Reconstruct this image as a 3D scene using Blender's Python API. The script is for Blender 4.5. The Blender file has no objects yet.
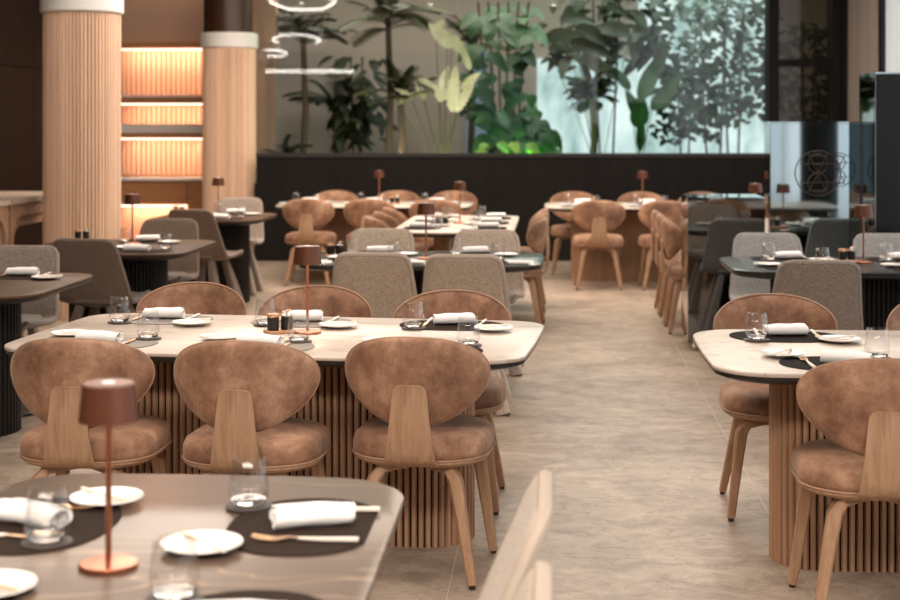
import bpy, bmesh, math, random
from mathutils import Vector, Matrix
PI = math.pi
random.seed(7)
C = bpy.context.scene
COL = C.collection

# ------------------------------------------------------------------ camera
YAW = math.radians(4.008)
cd = bpy.data.cameras.new('camera'); cam = bpy.data.objects.new('camera', cd); COL.objects.link(cam)
cd.sensor_width = 36; cd.lens = 58.8; cd.shift_y = -176/900; cd.clip_start = .05; cd.clip_end = 200
cam.location = (0, 0, 1.52); cam.rotation_euler = (PI/2, 0, YAW)
cd.dof.use_dof = True; cd.dof.focus_distance = 5.1; cd.dof.aperture_fstop = 3.4
C.camera = cam

# ------------------------------------------------------------------ world, exposure, lights
w = bpy.data.worlds.new('world'); C.world = w; w.use_nodes = True
w.node_tree.nodes['Background'].inputs[0].default_value = (.80, .86, .92, 1)
w.node_tree.nodes['Background'].inputs[1].default_value = .8
C.view_settings.view_transform = 'Standard'; C.view_settings.look = 'None'
C.view_settings.exposure = 0.06; C.view_settings.gamma = 1
C.view_settings.use_curve_mapping = False
def cw(xc, d, z=0):                                   # a point of the slightly turned back of the room
    c, s = math.cos(YAW), math.sin(YAW)
    return Vector((xc*c-d*s, xc*s+d*c, z))
def area(name, loc, sx, sy, power, color, rot=(0, 0, 0)):
    l = bpy.data.lights.new(name, 'AREA'); l.shape = 'RECTANGLE'; l.size = sx; l.size_y = sy; l.energy = power; l.color = color
    o = bpy.data.objects.new(name, l); COL.objects.link(o); o.location = loc; o.rotation_euler = rot; return o
WARM = (1.0, .84, .70)
area('ceiling_and_fill_area', (-1.0, 5.0, 3.6), 3.2, 2.2, 105, (1, .88, .77), (-.13, 0, 0))
area('ceiling_and_fill_area', (1.6, 8.5, 3.6), 2.4, 2.6, 75, (1, .9, .8), (-.13, 0, 0))
area('ceiling_and_fill_area', (-2.2, 13.0, 3.6), 3.4, 2.4, 230, WARM)
area('ceiling_and_fill_area', (1.0, 13.2, 3.6), 2.6, 2.4, 150, (1, .88, .76))
area('ceiling_and_fill_area', (-.3, -.2, 3.62), 5.0, .8, 340, (1, .89, .79), (.75, 0, 0))  # added fill for the chair backs, no ceiling fitting here
area('ceiling_and_fill_area', (-2.8, 9.2, 3.6), 2.0, 2.6, 70, WARM, (-.13, 0, 0))
area('window_daylight', (3.62, 4.5, 1.9), 3.0, 17, 300, (.93, .96, 1), (0, PI/2, 0))
area('garden_lamp_light', cw(-.6, 18.0, 3.9), 4.5, 1.6, 90, (1, .90, .78))
area('garden_lamp_light', cw(2.4, 18.2, 3.9), 2.6, 1.6, 55, (.86, 1, .93))

# ------------------------------------------------------------------ node helpers
def mat(name):
    m = bpy.data.materials.new(name); m.use_nodes = True
    n = m.node_tree; return m, n, n.nodes['Principled BSDF']
def N(n, t, **k):
    x = n.nodes.new(t)
    for a, b in k.items():
        if a.startswith('i_'): x.inputs[int(a[2:])].default_value = b
        else: setattr(x, a, b)
    return x
def ramp(n, fac, stops):
    r = n.nodes.new('ShaderNodeValToRGB'); n.links.new(fac, r.inputs[0])
    e = r.color_ramp.elements
    while len(e) < len(stops): e.new(.5)
    for q, (p, c) in zip(e, stops): q.position = p; q.color = (*c, 1)
    return r.outputs[0]
def coords(n, scale=(1, 1, 1), kind='Object'):
    t = n.nodes.new('ShaderNodeTexCoord'); m = n.nodes.new('ShaderNodeMapping'); m.inputs[3].default_value = scale
    n.links.new(t.outputs[kind], m.inputs[0]); return m.outputs[0]
def noise(n, co, sc, det=4, rough=.55, dist=0):
    x = N(n, 'ShaderNodeTexNoise'); x.inputs['Scale'].default_value = sc; x.inputs['Detail'].default_value = det
    x.inputs['Roughness'].default_value = rough; x.inputs['Distortion'].default_value = dist
    n.links.new(co, x.inputs['Vector']); return x.outputs['Fac']
def bump(n, b, h, s, d=.01):
    x = N(n, 'ShaderNodeBump'); x.inputs['Strength'].default_value = s; x.inputs['Distance'].default_value = d
    n.links.new(h, x.inputs['Height']); n.links.new(x.outputs[0], b.inputs['Normal'])
def plain(name, c, rough=.5, metal=0, **k):
    m, n, b = mat(name); b.inputs['Base Color'].default_value = (*c, 1); b.inputs['Roughness'].default_value = rough
    b.inputs['Metallic'].default_value = metal
    for a, v in k.items(): b.inputs[a.replace('_', ' ')].default_value = v
    return m
def mixc(n, fac, a, b_):
    x = N(n, 'ShaderNodeMix', data_type='RGBA')
    if isinstance(fac, float): x.inputs[0].default_value = fac
    else: n.links.new(fac, x.inputs[0])
    for i, v in ((6, a), (7, b_)):
        if isinstance(v, tuple): x.inputs[i].default_value = (*v, 1)
        else: n.links.new(v, x.inputs[i])
    return x.outputs[2]
def emit(name, c, s):
    m = bpy.data.materials.new(name); m.use_nodes = True; n = m.node_tree; n.nodes.clear()
    e = N(n, 'ShaderNodeEmission'); e.inputs[0].default_value = (*c, 1); e.inputs[1].default_value = s
    o = N(n, 'ShaderNodeOutputMaterial'); n.links.new(e.outputs[0], o.inputs[0]); return m

# ------------------------------------------------------------------ materials
M = {}
def velvet(name, dark, mid, light):
    m, n, b = mat(name)
    co = coords(n); info = N(n, 'ShaderNodeObjectInfo')
    add = N(n, 'ShaderNodeVectorMath', operation='ADD'); n.links.new(co, add.inputs[0]); n.links.new(info.outputs['Location'], add.inputs[1])
    f = noise(n, add.outputs[0], 5.0, 9, .74, .1)
    n.links.new(ramp(n, f, [(.38, dark), (.52, mid), (.64, light)]), b.inputs['Base Color'])
    b.inputs['Roughness'].default_value = .75; b.inputs['Sheen Weight'].default_value = .25; b.inputs['Sheen Roughness'].default_value = .4
    b.inputs['Sheen Tint'].default_value = (1, .78, .62, 1)
    bump(n, b, f, .25, .01); return m
M['velvet'] = velvet('velvet', (.160, .074, .040), (.305, .155, .088), (.46, .275, .178))
def wood(name, a, b_, sc=(30, 30, 2.2), rough=.5):
    m, n, b = mat(name); co = coords(n, sc)
    f = noise(n, co, 2.0, 6, .6, .5)
    n.links.new(ramp(n, f, [(.3, a), (.7, b_)]), b.inputs['Base Color'])
    b.inputs['Roughness'].default_value = rough; bump(n, b, f, .08, .004); return m
M['oak'] = wood('oak', (.30, .165, .09), (.46, .285, .17))
M['oak_leg'] = wood('oak_leg', (.30, .16, .085), (.45, .27, .155))
def slatwood(name, a, b_, rough=.5):
    m, n, b = mat(name); g = N(n, 'ShaderNodeNewGeometry')
    f = noise(n, coords(n, (20, 20, 1.5)), 2, 4)
    c1 = ramp(n, g.outputs['Random Per Island'], [(0, a), (1, b_)])
    c2 = mixc(n, f, c1, tuple(x*1.15 for x in b_)); n.links.new(c2, b.inputs['Base Color'])
    b.inputs['Roughness'].default_value = rough; return m
M['slat_light'] = slatwood('slat_light', (.50, .31, .20), (.80, .56, .40))
M['slat_brown'] = slatwood('slat_brown', (.24, .125, .07), (.42, .24, .14))
M['slat_black'] = slatwood('slat_black', (.009, .007, .006), (.016, .013, .011), .5); M['slat_black'].node_tree.nodes['Principled BSDF'].inputs['Specular IOR Level'].default_value = .2
def marble(name, base, var, vein, vs=2.2, thr=.035, rough=.12, spec=.5):
    m, n, b = mat(name); b.inputs['Specular IOR Level'].default_value = spec
    co = coords(n, (.5, 1.6, 1))
    f = noise(n, co, 2.2, 6, .6, .8)
    c = ramp(n, f, [(.3, base), (.7, var)])
    wv = noise(n, coords(n, (.45, 1.5, 1)), vs, 3, .5, 1.2)
    s = N(n, 'ShaderNodeMath', operation='SUBTRACT'); n.links.new(wv, s.inputs[0]); s.inputs[1].default_value = .5
    a = N(n, 'ShaderNodeMath', operation='ABSOLUTE'); n.links.new(s.outputs[0], a.inputs[0])
    k = ramp(n, a.outputs[0], [(0, (1, 1, 1)), (thr, (0, 0, 0))])
    bw = N(n, 'ShaderNodeRGBToBW'); n.links.new(k, bw.inputs[0])
    n.links.new(mixc(n, bw.outputs[0], c, vein), b.inputs['Base Color'])
    b.inputs['Roughness'].default_value = rough; return m
M['cream_marble'] = marble('cream_marble', (.50, .42, .355), (.60, .51, .435), (.42, .33, .26), 3, .02, .32)
M['dark_marble'] = marble('dark_marble', (.080, .052, .036), (.135, .095, .068), (.30, .21, .14), 1.3, .005, .28, .4)
M['brown_marble'] = marble('brown_marble', (.060, .034, .020), (.10, .060, .037), (.20, .13, .09), 2, .01, .45, .06)
M['black_marble'] = marble('black_marble', (.012, .013, .014), (.022, .022, .022), (.12, .11, .10), 1.6, .008, .25, .25)
M['green_marble'] = marble('green_marble', (.035, .038, .032), (.06, .062, .052), (.2, .19, .15), 1.6, .008, .18, .3)
def tweed(name, a, b_):
    m, n, b = mat(name)
    f1 = noise(n, coords(n, (110, 110, 380)), 1, 2, .6); f2 = noise(n, coords(n, (380, 380, 110)), 1, 2, .6)
    mx = N(n, 'ShaderNodeMath', operation='MULTIPLY_ADD'); n.links.new(f1, mx.inputs[0]); mx.inputs[1].default_value = .5
    h = N(n, 'ShaderNodeMath', operation='MULTIPLY'); n.links.new(f2, h.inputs[0]); h.inputs[1].default_value = .5
    n.links.new(h.outputs[0], mx.inputs[2])
    n.links.new(ramp(n, mx.outputs[0], [(.40, a), (.60, b_)]), b.inputs['Base Color'])
    b.inputs['Roughness'].default_value = .9; b.inputs['Sheen Weight'].default_value = .25
    bump(n, b, mx.outputs[0], .5, .003); return m
M['tweed_beige'] = tweed('tweed_beige', (.27, .20, .145), (.66, .53, .41))
M['tweed_grey'] = tweed('tweed_grey', (.15, .14, .13), (.42, .40, .385))
M['tweed_taupe'] = tweed('tweed_taupe', (.085, .057, .040), (.22, .155, .115))
M['tweed_mid'] = tweed('tweed_mid', (.13, .10, .08), (.38, .31, .25))
M['tweed_charcoal'] = tweed('tweed_charcoal', (.02, .018, .017), (.05, .045, .042))
M['piping_light'] = plain('piping_light', (.42, .34, .27), .7)
M['piping_tan'] = plain('piping_tan', (.36, .21, .13), .6)
M['black_edge'] = plain('black_edge', (.015, .013, .012), .4)
M['black'] = plain('black', (.010, .009, .009), .5, 0, Specular_IOR_Level=.12)
M['foot'] = plain('foot_pad', (.02, .018, .016), .6)
M['copper'] = plain('copper', (.50, .21, .12), .3, 1)
M['copper_shade'] = plain('copper_shade', (.135, .047, .025), .36, .5)
M['porcelain'] = plain('porcelain', (.80, .77, .73), .18)
M['linen'] = plain('linen', (.90, .88, .85), .85, 0, Sheen_Weight=.3)
M['gold'] = plain('champagne_metal', (.75, .48, .28), .28, 1)
M['ivory'] = plain('ivory_handle', (.80, .72, .62), .4)
M['mat_dark'] = plain('mat_dark', (.032, .021, .016), .85, 0, Specular_IOR_Level=.06)
M['mat_black'] = plain('mat_black', (.020, .016, .015), .85, 0, Specular_IOR_Level=.06)
M['mat_grey'] = plain('mat_grey', (.20, .17, .145), .55)
M['coaster'] = plain('coaster_leather', (.05, .04, .034), .6)
M['jar_black'] = plain('jar_black', (.013, .012, .012), .35)
M['tray_wood'] = wood('tray_wood', (.40, .20, .10), (.58, .32, .18), (10, 60, 10))
M['steel'] = plain('brushed_steel', (.7, .68, .65), .25, 1)
M['white_cap'] = plain('white_cap', (.82, .80, .77), .5)
M['brown_lacquer'] = plain('brown_lacquer', (.055, .022, .010), .4)
M['bronze'] = plain('bronze_line', (.055, .036, .030), .5, .2)
M['tan_wall'] = plain('tan_wall', (.52, .33, .23), .8)
M['ceiling'] = plain('ceiling_paint', (.33, .28, .24), .9)
M['garden_wall'] = plain('garden_wall', (.46, .39, .34), .9)
m = bpy.data.materials.new('drinking_glass'); m.use_nodes = True; n = m.node_tree; n.nodes.clear()
t_ = N(n, 'ShaderNodeBsdfTransparent'); t_.inputs[0].default_value = (.992, .992, .992, 1); g_ = N(n, 'ShaderNodeBsdfGlossy'); g_.inputs['Roughness'].default_value = .0
lw_ = N(n, 'ShaderNodeLayerWeight'); lw_.inputs[0].default_value = .25; fr_ = N(n, 'ShaderNodeMath', operation='MULTIPLY_ADD'); n.links.new(lw_.outputs['Facing'], fr_.inputs[0]); fr_.inputs[1].default_value = .32; fr_.inputs[2].default_value = .03; x_ = N(n, 'ShaderNodeMixShader'); o_ = N(n, 'ShaderNodeOutputMaterial')
n.links.new(fr_.outputs[0], x_.inputs[0]); n.links.new(t_.outputs[0], x_.inputs[1]); n.links.new(g_.outputs[0], x_.inputs[2]); n.links.new(x_.outputs[0], o_.inputs[0])
M['glass'] = m
M['glass_base'] = plain('glass_base', (1, 1, 1), 0, 0, Transmission_Weight=1)
def pane_mat(name, refl, tint):
    m = bpy.data.materials.new(name); m.use_nodes = True; n = m.node_tree; n.nodes.clear()
    t = N(n, 'ShaderNodeBsdfTransparent'); t.inputs[0].default_value = (*tint, 1)
    g = N(n, 'ShaderNodeBsdfGlossy'); g.inputs['Roughness'].default_value = .01
    x = N(n, 'ShaderNodeMixShader'); x.inputs[0].default_value = refl
    o = N(n, 'ShaderNodeOutputMaterial'); n.links.new(t.outputs[0], x.inputs[1]); n.links.new(g.outputs[0], x.inputs[2]); n.links.new(x.outputs[0], o.inputs[0]); return m
M['pane'] = pane_mat('window_pane_glass', .036, (.93, .96, .95))
M['pane_dark'] = pane_mat('smoked_pane_glass', .07, (.55, .5, .46))
def mirror(name, c, r=.03):
    return plain(name, c, r, 1)
M['mirror'] = mirror('dark_mirror', (.24, .24, .24))
M['mirror_clear'] = mirror('tinted_mirror', (.45, .54, .56))
M['gloss_black'] = plain('gloss_black', (.010, .009, .009), .22, 0, Specular_IOR_Level=.25)
def sheer(name, c, tr):
    m = bpy.data.materials.new(name); m.use_nodes = True; n = m.node_tree; n.nodes.clear()
    t = N(n, 'ShaderNodeBsdfTransparent'); tl = N(n, 'ShaderNodeBsdfTranslucent'); tl.inputs[0].default_value = (*c, 1)
    d = N(n, 'ShaderNodeBsdfDiffuse'); d.inputs[0].default_value = (*c, 1)
    a = N(n, 'ShaderNodeMixShader'); a.inputs[0].default_value = .4; x = N(n, 'ShaderNodeMixShader'); x.inputs[0].default_value = tr
    o = N(n, 'ShaderNodeOutputMaterial'); n.links.new(tl.outputs[0], a.inputs[1]); n.links.new(d.outputs[0], a.inputs[2])
    n.links.new(a.outputs[0], x.inputs[1]); n.links.new(t.outputs[0], x.inputs[2]); n.links.new(x.outputs[0], o.inputs[0]); return m
M['sheer'] = sheer('sheer_curtain', (.85, .88, .9), .35)
M['drape'] = plain('beige_drape', (.17, .135, .12), .9)
M['ring'] = emit('ring_light', (1, .93, .84), 22)
M['spot'] = emit('downlight_disc', (1, .88, .74), 18)
M['led'] = emit('shelf_led', (1, .78, .60), 2.5)
M['lamp_disc'] = emit('lamp_diffuser', (1, .70, .45), 14)
M['day_window'] = emit('daylit_window', (.40, .55, .60), .35)
def daylit():
    m = bpy.data.materials.new('daylit_garden_window'); m.use_nodes = True; n = m.node_tree; n.nodes.clear()
    f = noise(n, coords(n, (1.3, 1, .5)), 1.6, 5, .6, .4)
    c = ramp(n, f, [(.34, (.24, .36, .34)), (.5, (.48, .60, .58)), (.66, (.70, .80, .78))])
    e = N(n, 'ShaderNodeEmission'); n.links.new(c, e.inputs[0]); e.inputs[1].default_value = 1.45
    o = N(n, 'ShaderNodeOutputMaterial'); n.links.new(e.outputs[0], o.inputs[0]); return m
M['garden_day'] = daylit()
def leafm(name, a, b_, sc=3.0):
    m, n, b = mat(name); f = noise(n, coords(n), sc, 3)
    n.links.new(ramp(n, f, [(.35, a), (.65, b_)]), b.inputs['Base Color'])
    b.inputs['Roughness'].default_value = .45; return m
M['leaf_dark'] = leafm('leaf_dark', (.012, .020, .008), (.035, .050, .018))
M['leaf_olive'] = leafm('leaf_olive', (.035, .045, .012), (.11, .12, .04))
M['leaf_lit_cream'] = leafm('leaf_lit_cream', (.55, .55, .32), (.88, .86, .62))  # light on the strelitzia leaves painted into their colour
M['leaf_green'] = leafm('leaf_green', (.006, .035, .010), (.022, .13, .024))
M['leaf_lime'] = leafm('leaf_lime', (.10, .26, .02), (.30, .46, .05))
M['leaf_shrub'] = leafm('leaf_shrub', (.006, .020, .010), (.03, .07, .035), 6)
M['bark'] = plain('bark', (.09, .065, .045), .9)
M['soil'] = plain('soil', (.04, .03, .022), .95)
# floor: large veined stone tiles with pale joints
m, n, b = mat('stone_tile_floor')
co = coords(n, (1, 1, 1)); f1 = noise(n, coords(n, (.8, 1.0, 1)), 1.3, 9, .66, 1.2); f2 = noise(n, coords(n, (1, 1.3, 1)), 7, 8, .72, .8)
c1 = ramp(n, f1, [(.36, (.21, .155, .114)), (.5, (.34, .262, .20)), (.64, (.50, .40, .312))])
c2 = ramp(n, f2, [(.38, (.18, .132, .097)), (.62, (.50, .40, .315))])
c = mixc(n, .42, c1, c2)
f3 = noise(n, coords(n, (1, 1.2, 1)), 2.6, 6, .6, 1.6); s3 = N(n, 'ShaderNodeMath', operation='SUBTRACT'); n.links.new(f3, s3.inputs[0]); s3.inputs[1].default_value = .5
a3 = N(n, 'ShaderNodeMath', operation='ABSOLUTE'); n.links.new(s3.outputs[0], a3.inputs[0]); k3 = ramp(n, a3.outputs[0], [(0, (.55, .5, .46)), (.014, (1, 1, 1))])
mm = N(n, 'ShaderNodeMix', data_type='RGBA', blend_type='MULTIPLY'); mm.inputs[0].default_value = .7; n.links.new(c, mm.inputs[6]); n.links.new(k3, mm.inputs[7]); c = mm.outputs[2]
br = N(n, 'ShaderNodeTexBrick'); br.offset = 0; br.inputs['Scale'].default_value = 1; br.inputs['Brick Width'].default_value = 1.18; br.inputs['Row Height'].default_value = .9
br.inputs['Mortar Size'].default_value = .0025; br.inputs['Mortar Smooth'].default_value = .2
mp = N(n, 'ShaderNodeMapping'); mp.inputs[1].default_value = (.34, .2, 0); n.links.new(co, mp.inputs[0]); n.links.new(mp.outputs[0], br.inputs['Vector'])
n.links.new(mixc(n, br.outputs['Fac'], c, (.46, .39, .32)), b.inputs['Base Color'])
b.inputs['Roughness'].default_value = .42; b.inputs['Specular IOR Level'].default_value = .35; bump(n, b, f2, .06, .004); M['floor'] = m
# dark wall panels with faint seams
m, n, b = mat('dark_panel')
f = noise(n, coords(n, (3, 3, 1)), 2, 4); n.links.new(ramp(n, f, [(.3, (.011, .0095, .009)), (.7, (.016, .014, .013))]), b.inputs['Base Color'])
b.inputs['Roughness'].default_value = .65; b.inputs['Specular IOR Level'].default_value = .08; M['dark_panel'] = m
m, n, b = mat('brown_panel')
f = noise(n, coords(n, (3, 3, .6)), 3, 4); n.links.new(ramp(n, f, [(.3, (.013, .0075, .005)), (.7, (.019, .011, .008))]), b.inputs['Base Color'])
b.inputs['Roughness'].default_value = .6; b.inputs['Specular IOR Level'].default_value = .04; M['brown_panel'] = m
M['niche_slat'] = slatwood('niche_slat', (.62, .36, .24), (.72, .44, .31))
M['niche_wood'] = wood('niche_wood', (.42, .19, .08), (.52, .25, .11), (3, 3, 14))
M['console_wood'] = wood('console_wood', (.27, .15, .09), (.38, .23, .15), (6, 6, 6))
M['stone_top'] = plain('stone_top', (.42, .34, .27), .4)

# ------------------------------------------------------------------ mesh helpers
class MB:
    def __init__(s): s.v = []; s.f = []; s.X = None
    def add(s, vs, fs):
        k = len(s.v); s.v += [tuple(s.X @ Vector(v)) if s.X else tuple(v) for v in vs]; s.f += [tuple(i+k for i in f) for f in fs]
    def box(s, a, b):
        x0, y0, z0 = a; x1, y1, z1 = b
        s.add([(x0,y0,z0),(x1,y0,z0),(x1,y1,z0),(x0,y1,z0),(x0,y0,z1),(x1,y0,z1),(x1,y1,z1),(x0,y1,z1)],
              [(3,2,1,0),(4,5,6,7),(0,1,5,4),(1,2,6,5),(2,3,7,6),(3,0,4,7)])
    def rings(s, rs, caps=True, close=False):          # loft between equal closed rings
        n = len(rs[0]); v = [p for r in rs for p in r]; f = []
        K = len(rs)
        for i in range(K if close else K-1):
            for j in range(n):
                a = i*n+j; b_ = i*n+(j+1) % n; c = ((i+1) % K)*n+(j+1) % n; d = ((i+1) % K)*n+j
                f.append((a, b_, c, d))
        if caps and not close: f.append(tuple(range(n-1, -1, -1))); f.append(tuple((K-1)*n+j for j in range(n)))
        s.add(v, f)
    def lathe(s, prof, seg=32, c=(0, 0, 0), caps=True):
        s.rings([[(c[0]+r*math.cos(2*PI*j/seg), c[1]+r*math.sin(2*PI*j/seg), c[2]+z) for j in range(seg)] for r, z in prof], caps)
    def prism(s, poly, z0, z1):
        s.rings([[(x, y, z0) for x, y in poly], [(x, y, z1) for x, y in poly]])
    def tube(s, pts, r, seg=8, closed=False, rad=None):
        pts = [Vector(p) for p in pts]; K = len(pts); rs = []; up = None
        for i, p in enumerate(pts):
            a = pts[(i-1) % K] if (closed or i > 0) else p; b_ = pts[(i+1) % K] if (closed or i < K-1) else p
            t = (b_-a).normalized()
            if up is None: up = Vector((0, 0, 1)) if abs(t.z) < .9 else Vector((1, 0, 0))
            u = t.cross(up).normalized(); w_ = u.cross(t).normalized(); up = w_
            q = rad[i] if rad else r
            rs.append([tuple(p+u*q*math.cos(2*PI*j/seg)+w_*q*math.sin(2*PI*j/seg)) for j in range(seg)])
        s.rings(rs, True, closed)
    def beam(s, pts, ws, ts, side):                    # tapered rectangular bar through points; side = width direction
        rs = []; pts = [Vector(p) for p in pts]; K = len(pts)
        for i, p in enumerate(pts):
            t = (pts[min(i+1, K-1)]-pts[max(i-1, 0)]).normalized(); u = Vector(side); u = (u-t*u.dot(t)).normalized(); v = t.cross(u)
            a, b_ = ws[i]/2, ts[i]/2; c = min(a, b_)*.35; r = []
            for sx, sy in ((1, 1), (-1, 1), (-1, -1), (1, -1)):
                q = [(sx*a, sy*(b_-c)), (sx*(a-c), sy*b_)]
                if sx*sy < 0: q.reverse()
                r += [tuple(p+u*x+v*y) for x, y in q]
            rs.append(r)
        s.rings(rs)
    def sheet(s, P, t):                                # thick sheet from a grid of points
        A = len(P); B = len(P[0]); P = [[Vector(p) for p in r] for r in P]; Nn = []
        for i in range(A):
            row = []
            for j in range(B):
                du = P[min(i+1, A-1)][j]-P[max(i-1, 0)][j]; dv = P[i][min(j+1, B-1)]-P[i][max(j-1, 0)]
                x = du.cross(dv); row.append(x.normalized() if x.length > 1e-9 else Vector((0, 0, 1)))
            Nn.append(row)
        v = [tuple(P[i][j]+Nn[i][j]*t/2) for i in range(A) for j in range(B)]+[tuple(P[i][j]-Nn[i][j]*t/2) for i in range(A) for j in range(B)]
        f = []; o = A*B
        for i in range(A-1):
            for j in range(B-1):
                a = i*B+j; f.append((a, a+B, a+B+1, a+1)); f.append((o+a, o+a+1, o+a+B+1, o+a+B))
        bd = [i*B for i in range(A)]+[(A-1)*B+j for j in range(1, B)]+[i*B+B-1 for i in range(A-2, -1, -1)]+[j for j in range(B-2, 0, -1)]
        for k in range(len(bd)):
            a, b_ = bd[k], bd[(k+1) % len(bd)]; f.append((a, o+a, o+b_, b_))
        s.add(v, f)
    def build(s, name, m, parent=None, sharp=35, smooth=True):
        me = bpy.data.meshes.new(name); me.from_pydata(s.v, [], s.f)
        b = bmesh.new(); b.from_mesh(me); bmesh.ops.recalc_face_normals(b, faces=b.faces); b.to_mesh(me); b.free()
        if smooth:
            me.shade_smooth()
            try: me.set_sharp_from_angle(angle=math.radians(sharp))
            except Exception: pass
        me.materials.append(M[m] if isinstance(m, str) else m)
        o = bpy.data.objects.new(name, me); COL.objects.link(o)
        if parent: o.parent = parent
        return o
def tag(o, label=None, cat=None, group=None, kind=None):
    if label: o['label'] = label
    if cat: o['category'] = cat
    if group: o['group'] = group
    if kind: o['kind'] = kind
    return o
def empty(name, label=None, cat=None, group=None, loc=(0, 0, 0), rz=0):
    o = bpy.data.objects.new(name, None); COL.objects.link(o); o.location = loc; o.rotation_euler = (0, 0, rz); o.empty_display_size = .1
    return tag(o, label, cat, group)
def copy_tree(o, parent=None):
    c = o.copy(); COL.objects.link(c); c.parent = parent
    for ch in list(o.children): copy_tree(ch, c)
    return c
class Kind:
    def __init__(s, fn): s.fn = fn; s.root = None
    def put(s, loc, rz, label, group=None):
        if s.root is None: s.root = o = s.fn()
        else: o = copy_tree(s.root)
        o.location = loc; o.rotation_euler = (0, 0, rz); o['label'] = label
        if group: o['group'] = group
        elif 'group' in o: del o['group']
        return o
def rrect(L, W, r, n=8, bow=0.0):
    P = []
    for cx, cy, a0 in ((L/2-r, W/2-r, 0), (-L/2+r, W/2-r, PI/2), (-L/2+r, -W/2+r, PI), (L/2-r, -W/2+r, 1.5*PI)):
        for i in range(n+1):
            a = a0+PI/2*i/n; x = cx+r*math.cos(a); y = cy+r*math.sin(a); P.append((x, y))
    if bow:
        Q = []
        for i, (x, y) in enumerate(P):
            Q.append((x, y))
            x2, y2 = P[(i+1) % len(P)]
            if math.hypot(x2-x, y2-y) > .2:
                for k in range(1, 10): t = k/10; Q.append((x+(x2-x)*t, y+(y2-y)*t))
        P = [(x*(1+bow*.6*(1-(2*y/W)**2)), y*(1+bow*(1-(2*x/L)**2))) for x, y in Q]
    return P
def off(P, d):                                        # shrink an outline around the origin by about d
    return [(x-d*x/math.hypot(x, y), y-d*y/math.hypot(x, y)) for x, y in P]

# ------------------------------------------------------------------ room shell
def struct(mb, name, m, rz=0, **k):
    o = mb.build(name, m, **k); o['kind'] = 'structure'; o.rotation_euler.z = rz; return o
GD = 16.3                                              # distance of the glass partition
b = MB(); b.box((-7.5, -7.5, -.1), (5, 21.8, 0)); struct(b, 'floor', 'floor')
b = MB(); b.box((-7.5, -7.5, 3.95), (5, 21.8, 4.05)); struct(b, 'ceiling', 'ceiling')
b = MB()
for k in range(18): b.box((-5.6, -7.4+k*1.4+.004, 0), (-5.4, -7.4+(k+1)*1.4-.004, 2.1)); b.box((-5.6, -7.4+k*1.4+.004, 2.108), (-5.4, -7.4+(k+1)*1.4-.004, 3.95))
b.box((-5.7, -7.5, 0), (-5.6, 21.2, 3.95)); struct(b, 'wall_left', 'brown_panel')
b = MB(); b.box((-7.5, -7.5, 0), (5, -7.3, 3.95)); struct(b, 'wall_rear', 'brown_panel')
# window wall on the right: posts, head and dark sill around tall openings
b = MB(); b.box((3.55, -7.3, 3.35), (3.75, 17.2, 3.95)); b.box((3.55, -7.3, 0), (3.75, 17.2, .12))
for y in (-7.3, -4.6, -1.6, 1.4, 4.4, 7.4, 10.4, 13.4, 16.2): b.box((3.52, y-.1, 0), (3.75, y+.1, 3.95))
struct(b, 'wall_right', 'black_edge')
# low dark wall under the glass, in panels
x0, x1 = (256-450)/1470*GD, (768-450)/1470*GD
b = MB(); n = 6; pw = (x1-x0)/n
for k in range(n): b.box((x0+k*pw+.003, GD, 0), (x0+(k+1)*pw-.003, GD+.1, 1.15))
b.box((x0, GD+.005, 0), (x1, GD+.16, 1.15)); struct(b, 'wall_far', 'dark_panel', YAW)
b = MB(); b.box((-5.35, .9, 3.08), (3.5, 1.15, 3.95)); struct(b, 'added_beam', 'ceiling')  # added beam, screens the front fill light from the glass partition
b = MB(); b.lathe([(.21, 0), (.21, 3.95)], 40, (3.02, 2.95, 0)); tag(b.build('round_column', 'black'), 'round black column reflected in the emblem cabinet', 'column')
b = MB(); b.box((x0, GD-.02, 1.15), (x1, GD+.17, 1.195)); struct(b, 'window_1', 'black_edge', YAW)
cuts = [x0, (304-450)/1470*GD, (457-450)/1470*GD, (564-450)/1470*GD, (667-450)/1470*GD, x1]
for a, c in zip(cuts, cuts[1:]):
    b = MB(); b.box((a+.004, GD+.06, 1.195), (c-.004, GD+.072, 3.95)); o = struct(b, 'window_2', 'pane', YAW)
bx0, bx1 = x1, (778-450)/1470*GD
b = MB(); b.box((bx0, GD-.05, 0), (bx1, GD+.18, 3.95)); pl2 = (831-450)/1470*GD; pl3 = (836-450)/1470*GD
b.box((pl2, GD-.05, 0), (pl3+.03, GD+.18, 3.95)); b.box((bx1, GD-.02, 2.16), (pl2, GD+.12, 2.24)); b.box((bx1, GD-.02, 0), (pl2, GD+.12, .25))
struct(b, 'door_1', 'black', YAW)
b = MB(); b.box((bx1, GD+.03, .25), (pl2, GD+.042, 2.16)); b.box((bx1, GD+.03, 2.24), (pl2, GD+.042, 3.95)); struct(b, 'window_3', 'pane_dark', YAW)
b = MB(); b.box((pl3+.03, GD, 0), (4.6, GD+.2, 3.95)); struct(b, 'wall_far_corner', 'dark_panel', YAW)
# winter garden room behind
b = MB(); b.box((-2.78, 20.2, 0), (5.3, 20.35, 3.95)); struct(b, 'wall_garden_rear', 'garden_wall', YAW)
b = MB(); b.box((-2.78, GD+.3, 0), (-2.70, 20.2, 3.95)); struct(b, 'wall_garden_side', 'brown_panel', YAW)
b = MB(); b.box((5.2, GD+.2, 0), (5.3, 20.2, 3.95)); struct(b, 'wall_garden_end', 'garden_wall', YAW)
b = MB(); b.box((-2.69, 16.6, 0), (5.19, 20.2, .85)); struct(b, 'trim_1', 'soil', YAW)
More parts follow.
